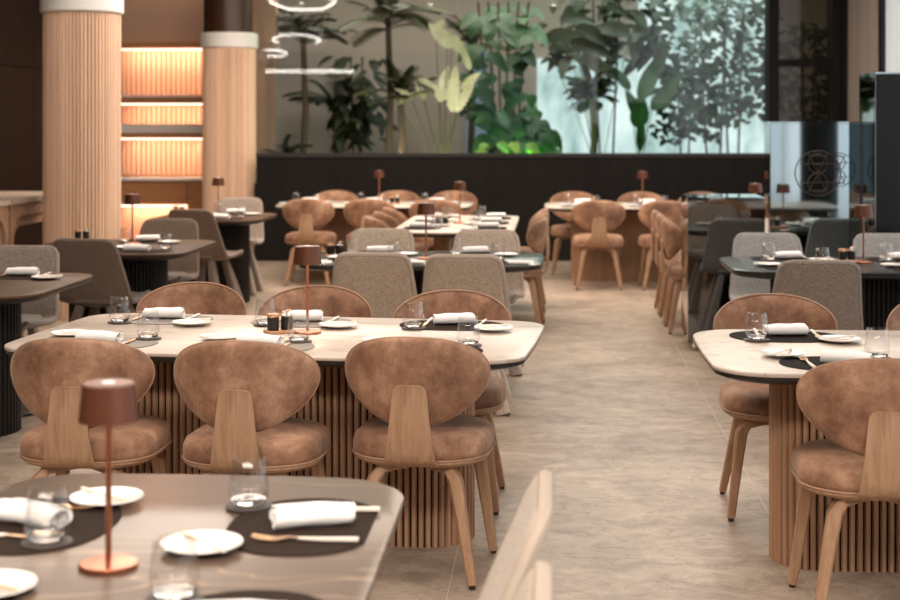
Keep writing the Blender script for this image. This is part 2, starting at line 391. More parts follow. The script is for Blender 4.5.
# wall above and around the lit niche
b = MB(); b.box((-5.4, 17.35, 2.5), (-3.3, 17.5, 3.95)); b.box((-5.4, 17.35, 0), (-5.28, 17.5, 2.5)); struct(b, 'wall_niche', 'tan_wall')
b = MB(); b.box((-5.5, 18.3, 0), (-3.5, 18.4, 3.95)); struct(b, 'wall_niche_rear', 'tan_wall')
# daylit windows of the rear wall and the garden
for x, a in ((-4.4, .35), (-3.2, .35), (-1.7, .5), (1.2, 1.5)):
    b = MB(); b.box((x, -7.29, .2), (x+a, -7.27, 3.0)); struct(b, 'window_4', 'day_window')
b = MB(); b.box(((538-450)/1470*20, 20.12, .9), ((640-450)/1470*20, 20.18, 2.42)); b.box(((640-450)/1470*20, 20.12, .9), ((772-450)/1470*20, 20.18, 3.9)); struct(b, 'window_5', 'garden_day', YAW)
b = MB(); b.box(((466-450)/1470*20, 20.12, .9), ((487-450)/1470*20, 20.18, 2.55)); struct(b, 'window_6', 'day_window', YAW)

# ------------------------------------------------------------------ curtains on the window side
def curtain(name, m, y0, y1, x, amp, period, label, lean=0, z1=3.9):
    b = MB(); n = int(abs(y1-y0)/period*8); P = []
    ph = random.random()*6
    for i in range(n+1):
        y = y0+(y1-y0)*i/n; a = amp*(math.sin(2*PI*(y-y0)/period+ph)+.35*math.sin(2*PI*(y-y0)/period*.37+ph*2))
        P.append([(x+a*(1-.25*k/6)+lean*i/n, y, .02+(z1-.02)*k/6) for k in range(7)])
    b.sheet(P, .006); o = b.build(name, m, sharp=80); tag(o, label, 'curtain'); return o
curtain('drape', 'drape', 16.25, 15.05, 3.22, .05, .17, 'beige heavy drape gathered beside the black door frame')
curtain('sheer_curtain', 'sheer', 15.0, 9.5, 3.34, .035, .12, 'white sheer curtain next to the beige drape')
curtain('sheer_curtain', 'sheer', 9.4, 3.5, 3.34, .035, .12, 'white sheer curtain beside the cream table with black mats')
curtain('sheer_curtain', 'sheer', 3.4, -7.0, 3.34, .035, .14, 'white sheer curtain seen only in the mirrors')

# ------------------------------------------------------------------ slatted columns
def column(x, y, r, zt, capr, caph, core_r, slats, label, core_m):
    t = empty('column', label, 'column', 'slatted columns', (x, y, 0))
    b = MB()
    for k in range(slats):
        a = 2*PI*k/slats; b.X = Matrix.Rotation(a, 4, 'Z'); w_ = PI*r/slats*.80
        b.rings([[(r-.02, -w_, z), (r-.003, -w_, z), (r+.004, -w_*.6, z), (r+.006, 0, z), (r+.004, w_*.6, z), (r-.003, w_, z), (r-.02, w_, z)] for z in (0, zt)])
    b.X = None; b.build('slat_cladding', 'slat_light', t, 50)
    b = MB(); b.lathe([(r-.012, 0), (r-.012, zt)], 48); b.build('column_core', 'oak', t)
    b = MB(); b.lathe([(capr-.01, zt), (capr, zt+.01), (capr, zt+caph-.01), (capr-.01, zt+caph)], 64); b.build('white_band', 'white_cap', t)
    b = MB(); b.lathe([(core_r, zt+caph), (core_r, 3.95)], 48); b.build('column_shaft', core_m, t)
column(-3.75, 11.5, .298, 2.40, .325, .14, .27, 64, 'large slatted oak column in front of the arched console', 'brown_lacquer')
column(-3.66, 16.45, .295, 2.375, .325, .17, .26, 64, 'slatted oak column with white band at the end of the dark wall', 'brown_lacquer')

# ------------------------------------------------------------------ lit shelf niche
NY = 17.4; NX0, NX1 = -5.27, -3.66
def nz(y): return 1.52+(124-y)/1470*17.55
t = empty('shelf_niche', 'warmly lit wooden shelf niche between the two slatted columns', 'shelving', None, (0, 0, 0))
b = MB(); k = 0; x = NX0
while x < NX1:
    b.box((x, NY+.30, .9), (x+.045, NY+.33, nz(47))); x += .062
b.build('slat_back', 'niche_slat', t)
b = MB(); b.box((NX0, NY+.34, 0), (NX1, NY+.36, 2.5)); b.build('back_panel', 'niche_wood', t)
b = MB(); b.box((NX0, NY-.1, nz(47)), (NX1, NY+.36, nz(42))); b.build('top_board', 'niche_wood', t)
for ya, yb in ((97, 103), (133, 138)):
    b = MB(); b.box((NX0, NY, nz(yb)), (NX1, NY+.3, nz(ya))); s = b.build('shelf', 'niche_wood', t)
    b = MB(); b.box((NX0, NY+.01, nz(ya)+.001), (NX1, NY+.28, nz(ya)+(.025 if ya == 97 else .105))); b.build('lit_top_strip', 'white_cap', s)  # white strip stands for the brightly lit top of the shelf board
    b = MB(); b.box((NX0, NY+.0, nz(yb)-.022), (NX1, NY+.03, nz(yb)-.002)); b.build('led_strip', 'led', s)
b = MB(); b.box((NX0, NY+.26, nz(46)-.03), (NX1, NY+.29, nz(46)-.012)); b.build('led_strip', 'led', t)
b = MB(); b.box((NX0, NY-.12, nz(181)), (NX1, NY+.34, nz(178))); b.build('counter', 'white_cap', t)
b = MB(); b.box((-4.36, NY-.08, 0), (NX1, NY+.3, nz(181)-.003)); b.build('cabinet_door', 'niche_wood', t)
b = MB(); b.box((NX0, NY-.08, nz(204)), (-4.37, NY+.3, nz(181)-.003)); b.build('cabinet_front', 'niche_wood', t)
b = MB(); b.box((NX0, NY+.22, 0), (-4.37, NY+.3, nz(205))); b.build('recess_panel', 'niche_slat', t)
b = MB(); b.box((NX0, NY+.02, nz(205)-.03), (-4.4, NY+.05, nz(205)-.01)); b.build('led_strip', 'led', t)
b = MB(); b.box((NX0, NY-.06, 0), (-4.37, NY+.2, .12)); b.build('plinth', 'niche_wood', t)
for zz, e in ((nz(47)-.01, 13), (nz(103)-.03, 7), (nz(138)-.03, 9), (nz(205)-.035, 8)): area('shelf_light', ((NX0+NX1)/2, NY+.10, zz), 1.45, .05, e*.95, (1, .62, .40), (.35, 0, 0))
area('niche_wall_light', ((NX0+NX1)/2, NY-.2, 3.9), 1.2, .1, 16, (1, .85, .72), (.2, 0, 0))

# ------------------------------------------------------------------ arched console along the left wall
for i, (ya, yb) in enumerate(((9.3, 11.0), (11.04, 12.4))):
    t = empty('console_unit', ['wooden arched console unit at the frame edge, front one of the run', 'wooden arched console unit partly behind the large slatted column', 'wooden arched console unit hidden mostly by the large column'][i], 'console', 'arched console units', (-4.16, ya, 0))
    L = yb-ya; outer = [(0, 0), (L, 0), (L, .90), (0, .90)]
    def arch(mg, top, r, n=8):
        P = [(mg, 0)]
        for k in range(n+1): a = PI-PI/2*k/n; P.append((mg+r+r*math.cos(a), top-r+r*math.sin(a)))
        for k in range(n+1): a = PI/2-PI/2*k/n; P.append((L-mg-r+r*math.cos(a), top-r+r*math.sin(a)))
        return P+[(L-mg, 0)]
    def frame(mgo, topo, ro, mgi, topi, ri, xa, xb, name):
        A = arch(mgo, topo, ro) if mgo is not None else None
        I = arch(mgi, topi, ri)
        O = A or [(0, 0)]+[(0, .90)]*9+[(L, .90)]*9+[(L, 0)]
        b = MB(); K = len(I); v = [(xa, y, z) for y, z in O]+[(xa, y, z) for y, z in I]+[(xb, y, z) for y, z in O]+[(xb, y, z) for y, z in I]
        f = []
        for k in range(K-1): f += [(k, k+1, K+k+1, K+k), (2*K+k, 3*K+k, 3*K+k+1, 2*K+k+1), (k, 2*K+k, 2*K+k+1, k+1), (K+k, K+k+1, 3*K+k+1, 3*K+k)]
        b.add(v, f); return b.build(name, 'console_wood', t)
    frame(None, 0, 0, .07, .80, .16, -.10, 0, 'outer_arch')
    frame(.07, .80, .16, .13, .72, .16, -.12, -.03, 'inner_arch')
    b = MB(); b.box((-.55, 0, 0), (-.50, L, .9)); b.build('back_board', 'black', t)
    b = MB(); b.box((-.95, -.01, .90), (.02, L+.01, .94)); b.build('worktop', 'stone_top', t)

# ------------------------------------------------------------------ mirrored cabinets
def mbox(x0, x1, y0, y1, z0, z1, label, front, name, casters=False):
    t = empty(name, label, 'mirrored cabinet', None, ((x0+x1)/2, (y0+y1)/2, 0))
    a, d = (x1-x0)/2, (y1-y0)/2
    b = MB(); b.box((-a+.012, -d+.012, z0), (a-.012, d, z1-.012)); b.build('carcass', 'gloss_black', t)
    b = MB(); b.box((-a+.004, -d, z0), (a, -d+.01, z1-.012)); b.build('front_mirror', front, t)
    b = MB(); b.box((-a, -d+.002, z0), (-a+.01, d, z1-.012)); b.build('side_mirror', 'mirror', t)
    b = MB(); b.box((-a, -d, z1-.010), (a, d, z1)); b.build('top_panel', 'mirror_clear', t)
    if casters:
        for sx in (-1, 1):
            for sy in (-1, 1):
                b = MB(); b.X = Matrix.Translation((sx*(a-.05), sy*(d-.05), .03)) @ Matrix.Rotation(PI/2, 4, 'Y')
                b.lathe([(.012, -.012), (.028, -.012), (.03, 0), (.028, .012), (.012, .012)], 20); c = b.build('caster', 'steel', t)
                b = MB(); b.X = Matrix.Translation((sx*(a-.05), sy*(d-.05), 0)); b.lathe([(.012, .055), (.012, z0+.005)], 12); b.build('caster_stem', 'steel', c)
    return t, a, d
mbox(.90, 1.41, 9.92, 10.42, .075, 1.03, 'low dark mirrored cabinet on casters at the end of the aisle', 'mirror', 'mirrored_cabinet', True)
tB, aB, dB = mbox(1.45, 2.04, 9.96, 10.24, .02, 1.535, 'mirrored cabinet with round line emblem, taller than the one on casters', 'mirror_clear', 'mirrored_cabinet')
mbox(2.05, 2.75, 9.54, 10.03, .02, 1.85, 'tallest black mirrored cabinet beside the emblem cabinet', 'gloss_black', 'mirrored_cabinet')
def emblem(cx, cz, R, rad, y):
    b = MB(); Z = lambda q: (cx+q[0]*R, y, cz+q[1]*R)
    def circ(x, z, r, n=40): b.tube([Z((x+r*math.cos(2*PI*k/n), z+r*math.sin(2*PI*k/n))) for k in range(n)], rad, 6, True)
    def ln(*p): b.tube([Z(q) for q in p], rad*.85, 6)
    circ(0, 0, 1); circ(0, .43, .43); circ(0, -.43, .43)
    ln((-.42, .88), (.42, -.88)); ln((.42, .88), (-.42, -.88)); ln((-.8, .42), (.85, .42)); ln((-.8, -.42), (.85, -.42))
    ln((-.7, .42), (-.7, -.42)); ln((.72, .42), (.72, -.42)); ln((0, .42), (0, -.42)); ln((-.4, .77), (.4, .77)); ln((-.4, -.77), (.4, -.77))
    return b
emblem(.019, 1.192, .150, .0035, -dB-.004).build('emblem', 'bronze', tB)
emblem(.150, 1.215, .113, .0025, -dB-.003).build('emblem', 'black', tB)  # reflection of the emblem, built as smaller line work on the mirror

# ------------------------------------------------------------------ velvet chair
def pad(a, bt, bb, zc, yfun, T, p=2.25, n=56, R=9):
    """soft rounded cushion: outline half-width a, semi-heights bt/bb; returns both faces and outline points"""
    b = MB(); fr = []; bk = []; out = []
    for i in range(1, R+1):
        q = (i/R)**.8; th = T/2*(1-q**3.2)**.5 if q < 1 else .0
        th = max(th, T*.10); A = []; B = []
        for j in range(n):
            t = 2*PI*j/n; c, s = math.cos(t), math.sin(t)
            x = a*math.copysign(abs(c)**(2/p), c)*q; hh = bt if s > 0 else bb
            z = zc+hh*math.copysign(abs(s)**(2/p), s)*q; y = yfun(x, z)
            A.append((x, y+th, z)); B.append((x, y-th, z))
            if i == R: out.append((x, y, z))
        fr.append(A); bk.append(B)
    return b, fr, bk, out
def disc(b, fr, bk):
    n = len(fr[0])
    cf = tuple(sum(Vector(p) for p in fr[0])/n) if False else tuple(sum((Vector(p) for p in fr[0]), Vector())/n)
    cb = tuple(sum((Vector(p) for p in bk[0]), Vector())/n)
    rs = list(reversed(fr))+[]
    v = [p for r in reversed(fr) for p in r]+[cf]; f = []; R = len(fr)
    for i in range(R-1):
        for j in range(n): f.append((i*n+j, i*n+(j+1) % n, (i+1)*n+(j+1) % n, (i+1)*n+j))
    for j in range(n): f.append(((R-1)*n+j, (R-1)*n+(j+1) % n, R*n))
    k = len(v); v += [p for r in reversed(bk) for p in r]+[cb]
    for i in range(R-1):
        for j in range(n): f.append((k+i*n+j, k+(i+1)*n+j, k+(i+1)*n+(j+1) % n, k+i*n+(j+1) % n))
    for j in range(n): f.append((k+(R-1)*n+j, k+R*n, k+(R-1)*n+(j+1) % n))
    for j in range(n): f.append((j, k+j, k+(j+1) % n, (j+1) % n))
    b.add(v, f)
def chair_velvet():
    t = empty('dining_chair'); t['category'] = 'chair'
    # backrest
    yf = lambda x, z: -.235+1.75*x*x-.10*(z-.6)
    b, fr, bk, out = pad(.245, .135, .165, .685, yf, .055)
    # top flatter and wider than bottom: pinch lower half
    def sh(p):
        x, y, z = p; k = 1-.30*max(0, (.70-z)/.18)**1.6+.05*max(0, (z-.70)/.12); x2 = x*k; return (x2, yf(x2, z)+(y-yf(x, z)), z)
    fr = [[sh(p) for p in r] for r in fr]; bk = [[sh(p) for p in r] for r in bk]; out = [sh(p) for p in out]
    disc(b, fr, bk); br = b.build('backrest', 'velvet', t, 60)
    b = MB(); b.tube([(x*1.003, y+.008, z) for x, y, z in out], .0042, 6, True); b.build('piping', 'piping_tan', br)
    # bent plywood support
    b = MB(); P = []
    prof = [(-.272, .668, .030), (-.271, .664, .045), (-.270, .655, .053), (-.270, .63, .058), (-.274, .56, .065), (-.277, .50, .072), (-.274, .455, .079), (-.262, .425, .083), (-.238, .405, .086), (-.20, .397, .086), (-.10, .395, .082), (.02, .395, .075)]
    for y, z, hw in prof: P.append([(hw*q, y+1.3*(hw*q)**2 if z > .45 else y, z) for q in (-1, -.6, -.2, .2, .6, 1)])
    b.sheet(P, .011); b.build('back_support', 'oak', t, 50)
    # seat
    def ring(k, z, dx=0): return [(x*k, (y)*k+.01, z) for x, y in rrect(.455, .45, .15, 9, .04)]
    b = MB(); b.rings([ring(.955, .408), ring(.99, .414), ring(1.0, .43), ring(.995, .452), ring(.96, .472), ring(.87, .484), ring(.6, .491), ring(.2, .493)])
    se = b.build('seat', 'velvet', t, 60)
    b = MB(); b.tube([(x, y, .4115) for x, y, z in ring(1.0, 0)], .004, 6, True); b.build('piping', 'piping_tan', se)
    b = MB(); b.rings([ring(.93, .388), ring(.995, .400), ring(.995, .408)]); b.build('seat_shell', 'oak', t)
    # legs
    for sx in (-1, 1):
        for kind in (0, 1):
            b = MB()
            if kind == 0: pts = [(sx*.02, -.09, .376), (sx*.075, -.125, .374), (sx*.118, -.15, .366), (sx*.138, -.165, .335), (sx*.165, -.19, .20), (sx*.20, -.225, .012)]
            else: pts = [(sx*.03, .13, .376), (sx*.10, .145, .374), (sx*.15, .155, .366), (sx*.172, .16, .335), (sx*.19, .172, .20), (sx*.215, .19, .012)]
            b.beam(pts, [.035, .04, .05, .048, .040, .030], [.024, .028, .036, .044, .036, .028], (.3*sx if kind == 0 else .3*sx, 1, 0) if False else (0, 1, 0))
            l = b.build('leg', 'oak_leg', t, 40)
            x, y, z = pts[-1]; b = MB(); b.lathe([(.010, 0), (.011, .004), (.010, .016)], 12, (x, y, 0)); b.build('foot_pad', 'foot', l)
    return t
VC = Kind(chair_velvet)

# ------------------------------------------------------------------ upholstered shell chair
def chair_shell(fabric, pipe):
    def fn():
        t = empty('shell_chair'); t['category'] = 'chair'
        prof = [(.262, .425), (.255, .440), (.235, .449), (.16, .446), (.06, .434), (-.02, .428), (-.075, .432), (-.108, .450), (-.130, .485), (-.148, .53), (-.175, .60), (-.207, .68), (-.238, .76), (-.253, .80), (-.262, .822), (-.265, .83)]
        hw = [.13, .175, .195, .212, .222, .228, .230, .230, .228, .222, .214, .205, .195, .186, .168, .138]
        P = []; B = 13; rim = {}
        for i, ((y, z), h) in enumerate(zip(prof, hw)):
            r = []; v = i/(len(prof)-1)
            for j in range(B):
                u = -1+2*j/(B-1); wrap = u*u
                s_seat = max(0, 1-v*1.9); s_back = max(0, min(1, (v-.40)*3))
                r.append((h*u, y+.03*wrap*s_back*max(0, 1-v)*1.6, z+.028*wrap*(1-s_back)*(.4 if v < .1 else 1)))
            P.append(r)
        b = MB(); b.sheet(P, .034)
        sh = b.build('seat_shell', fabric, t, 60)
        sh.modifiers.new('s', 'SUBSURF').levels = 1; sh.modifiers['s'].render_levels = 1
        A = len(P); bd = [P[i][0] for i in range(A)]+[P[A-1][j] for j in range(1, B)]+[P[i][B-1] for i in range(A-2, -1, -1)]+[P[0][j] for j in range(B-2, 0, -1)]
        c = Vector((0, -.05, .6)); b = MB(); b.tube([(p[0]*1.0, p[1], p[2]) for p in bd], .0165, 8, True); b.build('piping', pipe, sh)
        b = MB(); q = rrect(.36, .36, .10)
        b.rings([[(x, y+.04, z) for x, y in [(a*k, c_*k) for a, c_ in q]] for z, k in ((.448, .98), (.468, 1.0), (.482, .95), (.488, .7))]); b.build('seat_cushion', fabric, t, 60)
        for sx in (-1, 1):
            for sy, yo in ((-1, -.12), (1, .15)):
                b = MB(); x0, y0 = sx*.10, yo*.8; x1_, y1_ = sx*.20, yo+sy*.05
                b.beam([(x0, y0, .425), (x0*.5+x1_*.5, y0*.5+y1_*.5, .22), (x1_, y1_, .0)], [.065, .095, .125], [.04, .055, .075], (-sy*sx*.0+.55*sx*1, -.85*sy, 0) if False else (0, 1, 0))
                b.build('leg', fabric, t, 40)
        return t
    return Kind(fn)
SB = chair_shell('tweed_beige', 'piping_light'); SG = chair_shell('tweed_grey', 'tweed_grey')
ST = chair_shell('tweed_taupe', 'piping_light' if False else 'tweed_taupe'); SM = chair_shell('tweed_mid', 'tweed_mid')

# ------------------------------------------------------------------ tables
TZ = .73
def table(name, cx, cy, L, W, rz, top, slat, base, label, r=.17, bow=.02, along='x'):
    t = empty(name, label, 'table', None, (cx, cy, 0), rz)
    if along == 'y': L, W = W, L
    P = rrect(L, W, r, 10, bow)
    b = MB(); b.rings([[(x, y, z) for x, y in off(P, d)] for z, d in ((TZ-.014, .003), (TZ-.011, 0), (TZ-.003, 0), (TZ, .003))]); b.build('tabletop', top, t, 50)
    b = MB(); b.rings([[(x, y, z) for x, y in off(P, d)] for z, d in ((TZ-.042, .07), (TZ-.038, .035), (TZ-.028, .008), (TZ-.0142, .004))]); b.build('bevelled_underside', 'black_edge', t, 50)
    bl, bw = base
    if along == 'y': bl, bw = bw, bl
    rr = min(bl, bw)/2-.001; Q = []
    # evenly spaced points round a stadium
    per = 2*(max(bl, bw)-2*rr)+2*PI*rr; n = int(per/.026); s = max(bl, bw)-2*rr
    def pt(d):
        d %= per
        if d < s: return (-s/2+d, -rr, 0, -1)
        d -= s
        if d < PI*rr: a = -PI/2+d/rr; return (s/2+rr*math.cos(a), rr*math.sin(a), math.cos(a), math.sin(a))
        d -= PI*rr
        if d < s: return (s/2-d, rr, 0, 1)
        d -= s; a = PI/2+d/rr; return (-s/2+rr*math.cos(a), rr*math.sin(a), math.cos(a), math.sin(a))
    b = MB(); hw = per/n*.38
    for k in range(n):
        x, y, nx, ny = pt(k*per/n)
        if bl < bw: x, y, nx, ny = -y, x, -ny, nx
        b.X = Matrix.Translation((x, y, 0)) @ Matrix.Rotation(math.atan2(ny, nx), 4, 'Z')
        b.rings([[(-.018, -hw, z), (-.004, -hw, z), (.003, -hw*.55, z), (.003, hw*.55, z), (-.004, hw, z), (-.018, hw, z)] for z in (0, TZ-.043)])
    b.X = None; ba = b.build('slatted_base', slat, t, 50)
    core = [pt(k*per/80) for k in range(80)]
    core = [(x-nx*.012, y-ny*.012) for x, y, nx, ny in core]
    if bl < bw: core = [(-y, x) for x, y in core]
    b = MB(); b.prism(core, .0, TZ-.043); b.build('base_core', 'black', ba)
    return t
T = {}
def deftable(key, *a, **k): table(*a, **k); T[key] = a
table('dining_table', -.76, 2.27, 1.96, .89, 0, 'dark_marble', 'slat_brown', (1.3, .34), 'dark veined marble table in front, copper lamp at its middle', along='y')
table('dining_table', -1.0, 5.47, 1.87, 1.0, math.radians(-4.5), 'cream_marble', 'slat_brown', (1.42, .36), 'cream marble table with three velvet chairs on each long side', r=.14)
table('dining_table', 1.63, 5.22, 2.2, 1.0, 0, 'cream_marble', 'slat_brown', (1.74, .30), 'cream marble table laid with black placemats, brown slatted base')
table('dining_table', 2.03, 8.42, 2.1, .95, 0, 'black_marble', 'slat_black', (1.6, .34), 'black marble table in front of the mirrored cabinets')
table('dining_table', -.76, 8.65, 1.39, .92, 0, 'green_marble', 'slat_black', (.95, .32), 'dark green-grey marble table with four tweed chairs')
table('dining_table', -.74, 11.7, 2.0, .90, 0, 'cream_marble', 'slat_brown', (1.3, .34), 'cream marble table set endways with six velvet chairs', along='y')
table('dining_table', -1.74, 14.45, 1.88, .98, 0, 'cream_marble', 'slat_brown', (1.4, .34), 'cream marble table by the dark wall, closer to the small slatted column')
table('dining_table', .93, 14.4, 2.0, .98, 0, 'cream_marble', 'slat_brown', (1.5, .34), 'cream marble table by the dark wall, closer to the black door frame')
table('dining_table', 1.56, 11.7, 1.9, .90, 0, 'cream_marble', 'slat_brown', (1.3, .34), 'cream marble table tucked behind the mirrored cabinets', along='y')
table('dining_table', -2.89, 7.1, 1.0, 1.08, 0, 'brown_marble', 'slat_black', (.50, .48), 'brown square table cut by the frame, before the large slatted column')
table('dining_table', -2.80, 9.33, 1.08, 1.12, 0, 'brown_marble', 'slat_black', (.62, .60), 'brown square table with a copper lamp beside the large slatted column')
table('dining_table', -2.89, 12.4, .94, 1.06, 0, 'brown_marble', 'slat_black', (.60, .56), 'brown square table with a copper lamp before the small slatted column')

# ------------------------------------------------------------------ tableware
def k_plate():
    b = MB(); b.lathe([(.0, .004), (.035, .004), (.050, .007), (.074, .0135), (.0765, .0155), (.0755, .017), (.062, .0125), (.050, .0095), (.03, .008), (0, .008)], 40, caps=False)
    o = b.build('side_plate', 'porcelain', None, 60); o['category'] = 'plate'; return o
def k_mat(m):
    def fn():
        P = []
        for k in range(48):
            a = 2*PI*k/48; c, s = math.cos(a), math.sin(a)
            P.append((.205*math.copysign(abs(c)**.85, c), max(-.13, .15*math.copysign(abs(s)**.9, s))))
        b = MB(); b.rings([[(x, y, z) for x, y in P] for z in (0.0006, .0032)]); o = b.build('placemat', m); o['category'] = 'placemat'; return o
    return fn
def k_coaster():
    b = MB(); b.lathe([(.047, .0004), (.048, .001), (.048, .0025), (.047, .003)], 32); o = b.build('coaster', 'coaster'); o['category'] = 'coaster'; return o
def k_glass():
    b = MB(); b.lathe([(0, .0), (.026, .0), (.036, .006), (.0425, .020), (.0425, .030), (.040, .055), (.0345, .098), (.0337, .0985), (.0330, .098), (.0385, .055), (.0405, .030), (.0395, .022), (.030, .013), (0, .012)], 40, caps=False)
    o = b.build('drinking_glass', 'glass', None, 60); o['category'] = 'glass'
    b = MB(); b.lathe([(0, .0015), (.026, .0015), (.034, .0065), (.036, .012), (.028, .0118), (0, .0105)], 32, caps=False); b.build('thick_bottom', 'glass_base', o, 60); return o
def k_napkin():
    # cloth folded and loosely rolled: flattened spiral section swept along the length
    n = 44; prof = []
    for i in range(n):
        t = i/(n-1); a = -PI/2+t*2*PI*2.35; r = .36+.64*t
        prof.append((.036*r*math.copysign(abs(math.cos(a))**.8, math.cos(a)), (.0225+.003*math.cos(3*a))*r*math.sin(a)))
    zmin = min(z for x, z in prof); P = []
    for k in range(13):
        q = k/12; L = (q-.5)*.155; s = 1+.05*math.sin(q*5)+.04*math.sin(q*11+1); row = []
        for i, (x, z) in enumerate(prof): row.append((L+.004*math.sin(i*.5), x*s*(1-.05*q)+.004*math.sin(q*4), (z-zmin)*s+.0015+.0008*math.sin(i*1.7+k)))
        P.append(row)
    b = MB(); b.sheet(P, .0022); o = b.build('napkin', 'linen', None, 70); o['category'] = 'napkin'; return o
def k_fork():
    t = empty('fork'); t['category'] = 'fork'
    b = MB(); b.beam([(0, -.10, .006), (0, -.03, .005), (0, .015, .006)], [.011, .010, .006], [.007, .006, .004], (1, 0, 0)); b.build('handle', 'ivory', t)
    b = MB(); P = [[(x*w_, y, z) for x in (-1, -.5, 0, .5, 1)] for y, z, w_ in ((.012, .006, .003), (.03, .008, .0035), (.042, .006, .009), (.055, .0035, .0115), (.066, .004, .012))]
    b.sheet(P, .002)
    for x in (-.0105, -.0035, .0035, .0105): b.beam([(x, .065, .004), (x, .085, .006), (x*.95, .103, .010)], [.0035, .003, .0018], [.002, .002, .0015], (1, 0, 0))
    b.build('fork_head', 'gold', t, 60); return t
def k_knife():
    t = empty('dinner_knife'); t['category'] = 'knife'
    b = MB(); b.beam([(0, -.11, .006), (0, -.04, .0055), (0, .0, .005)], [.012, .011, .008], [.008, .007, .005], (1, 0, 0)); b.build('handle', 'ivory', t)
    b = MB(); b.beam([(0, -.004, .005), (.001, .03, .004), (.001, .08, .004), (-.003, .108, .004)], [.009, .016, .015, .003], [.003, .0018, .0016, .001], (1, 0, 0)); b.build('blade', 'gold', t); return t
def k_butter():
    t = empty('butter_knife'); t['category'] = 'knife'
    b = MB(); b.beam([(0, -.085, .0185), (0, .0, .0185)], [.009, .008], [.006, .005], (1, 0, 0)); b.build('handle', 'ivory', t)
    b = MB(); b.beam([(0, -.002, .0185), (.001, .02, .0185), (.0, .055, .0185), (0, .075, .0185)], [.007, .012, .013, .004], [.002, .0015, .0015, .001], (1, 0, 0)); b.build('blade', 'gold', t); return t
PL = Kind(k_plate); CO = Kind(k_coaster); GL = Kind(k_glass); NA = Kind(k_napkin); FO = Kind(k_fork); KN = Kind(k_knife); BU = Kind(k_butter)
MATS = {k: Kind(k_mat(k)) for k in ('mat_dark', 'mat_black', 'mat_grey')}
MATN = {'mat_dark': 'dark brown', 'mat_black': 'black', 'mat_grey': 'grey'}
def seat(ex, ey, a, mk, where, tbl, full=2, z=TZ, nap=.1, pf=.33, gf=.31, only=None):
    """place setting: (ex,ey) point on the table edge, a = facing of the sitter; full 2 everything, 1 without cutlery"""
    fx, fy = -math.sin(a), math.cos(a); rx, ry = math.cos(a), math.sin(a)
    def at(r, f, h=0): return (ex+rx*r+fx*f, ey+ry*r+fy*f, z+h)
    jr = lambda s=1: random.uniform(-.012, .012)*s
    ph = where+' of '+tbl
    g = 'place settings on the '+tbl.replace('the ', '')
    mh = 0.0034; g = None
    if only is None or 'm' in only: MATS[mk].put(at(0, .19), a, MATN[mk]+' placemat, '+ph)
    else: mh = .0005
    r_ = a+nap+random.uniform(-.12, .12)
    if only is None or 'n' in only: NA.put(at(jr(), .185+jr(), mh), r_, 'rolled white napkin, '+ph)
    pr, pf_ = -.175+jr(), pf+jr()
    if only is None or 'p' in only: PL.put(at(pr, pf_, .0002), 0, 'white side plate, '+ph)
    if only is None or 'g' in only:
        gr, gf_ = .13+jr(), gf+jr()
        if full: CO.put(at(gr, gf_, .0034 if gf_ < .335 else .0002), 0, 'dark coaster under a glass, '+ph)
        GL.put(at(gr, gf_, (.0034 if gf_ < .335 else .0002)+.0032 if full else .0034), random.random(), 'clear tumbler, '+ph)
    if full == 2:
        if only is None or 'k' in only:
            FO.put(at(-.115, .17, mh), a+jr(4), 'fork with ivory handle, '+ph)
            KN.put(at(.10, .165, mh), a+jr(4), 'dinner knife with ivory handle, '+ph)
        if only is None or 'p' in only: BU.put(at(pr, pf_), a+random.uniform(-.9, -.5), 'butter knife on side plate, '+ph)
# table in front (lengthwise); sitters on the aisle side face -X, on the wall side face +X
HP = PI/2
seat(-.295, 2.86, HP, 'mat_dark', 'far end seat on the chair side', 'front dark table', nap=-1.2, pf=.365, gf=.34)
seat(-.295, 2.25, HP, 'mat_dark', 'middle seat on the chair side', 'front dark table', nap=-1.3, pf=.365, gf=.34)
seat(-1.20, 2.83, -HP, 'mat_dark', 'far end seat on the open side', 'front dark table', nap=1.2, pf=.27, gf=.25)
seat(-1.20, 2.24, -HP, 'mat_dark', 'middle seat on the open side', 'front dark table', nap=1.4, only='pmn', pf=.26)
# middle cream table
ra = math.radians(-4.5)
def loc2(lx, ly): return (-1.0+lx*math.cos(ra)-ly*math.sin(ra), 5.47+lx*math.sin(ra)+ly*math.cos(ra))
for lx, nm, mk in ((-.60, 'wall-end seat', 'mat_grey'), (-.02, 'middle seat', 'mat_grey'), (.58, 'aisle-end seat', 'mat_dark')):
    x, y = loc2(lx, -.515); seat(x, y, ra, 'mat_grey' if mk == 'mat_grey' else mk, 'near side '+nm, 'six-chair cream table', nap=-.1)
    x, y = loc2(lx, .515); seat(x, y, PI+ra, mk, 'far side '+nm, 'six-chair cream table', nap=.15)
seat(.95, 4.72, 0, 'mat_black', 'near side aisle-end seat', 'black-mat cream table', nap=-.3)
seat(.86, 5.72, PI, 'mat_black', 'far side aisle-end seat', 'black-mat cream table', nap=.15)
seat(1.57, 5.72, PI, 'mat_black', 'far side middle seat', 'black-mat cream table', nap=.1)
seat(1.63, 4.72, 0, 'mat_black', 'near side middle seat', 'black-mat cream table', nap=.1)
seat(1.36, 7.95, 0, 'mat_black', 'near side aisle-end seat', 'black table by mirrors')
seat(2.05, 7.95, 0, 'mat_black', 'near side middle seat', 'black table by mirrors')
seat(1.36, 8.89, PI, 'mat_black', 'far side aisle-end seat', 'black table by mirrors')
seat(2.03, 8.89, PI, 'mat_black', 'far side middle seat', 'black table by mirrors')
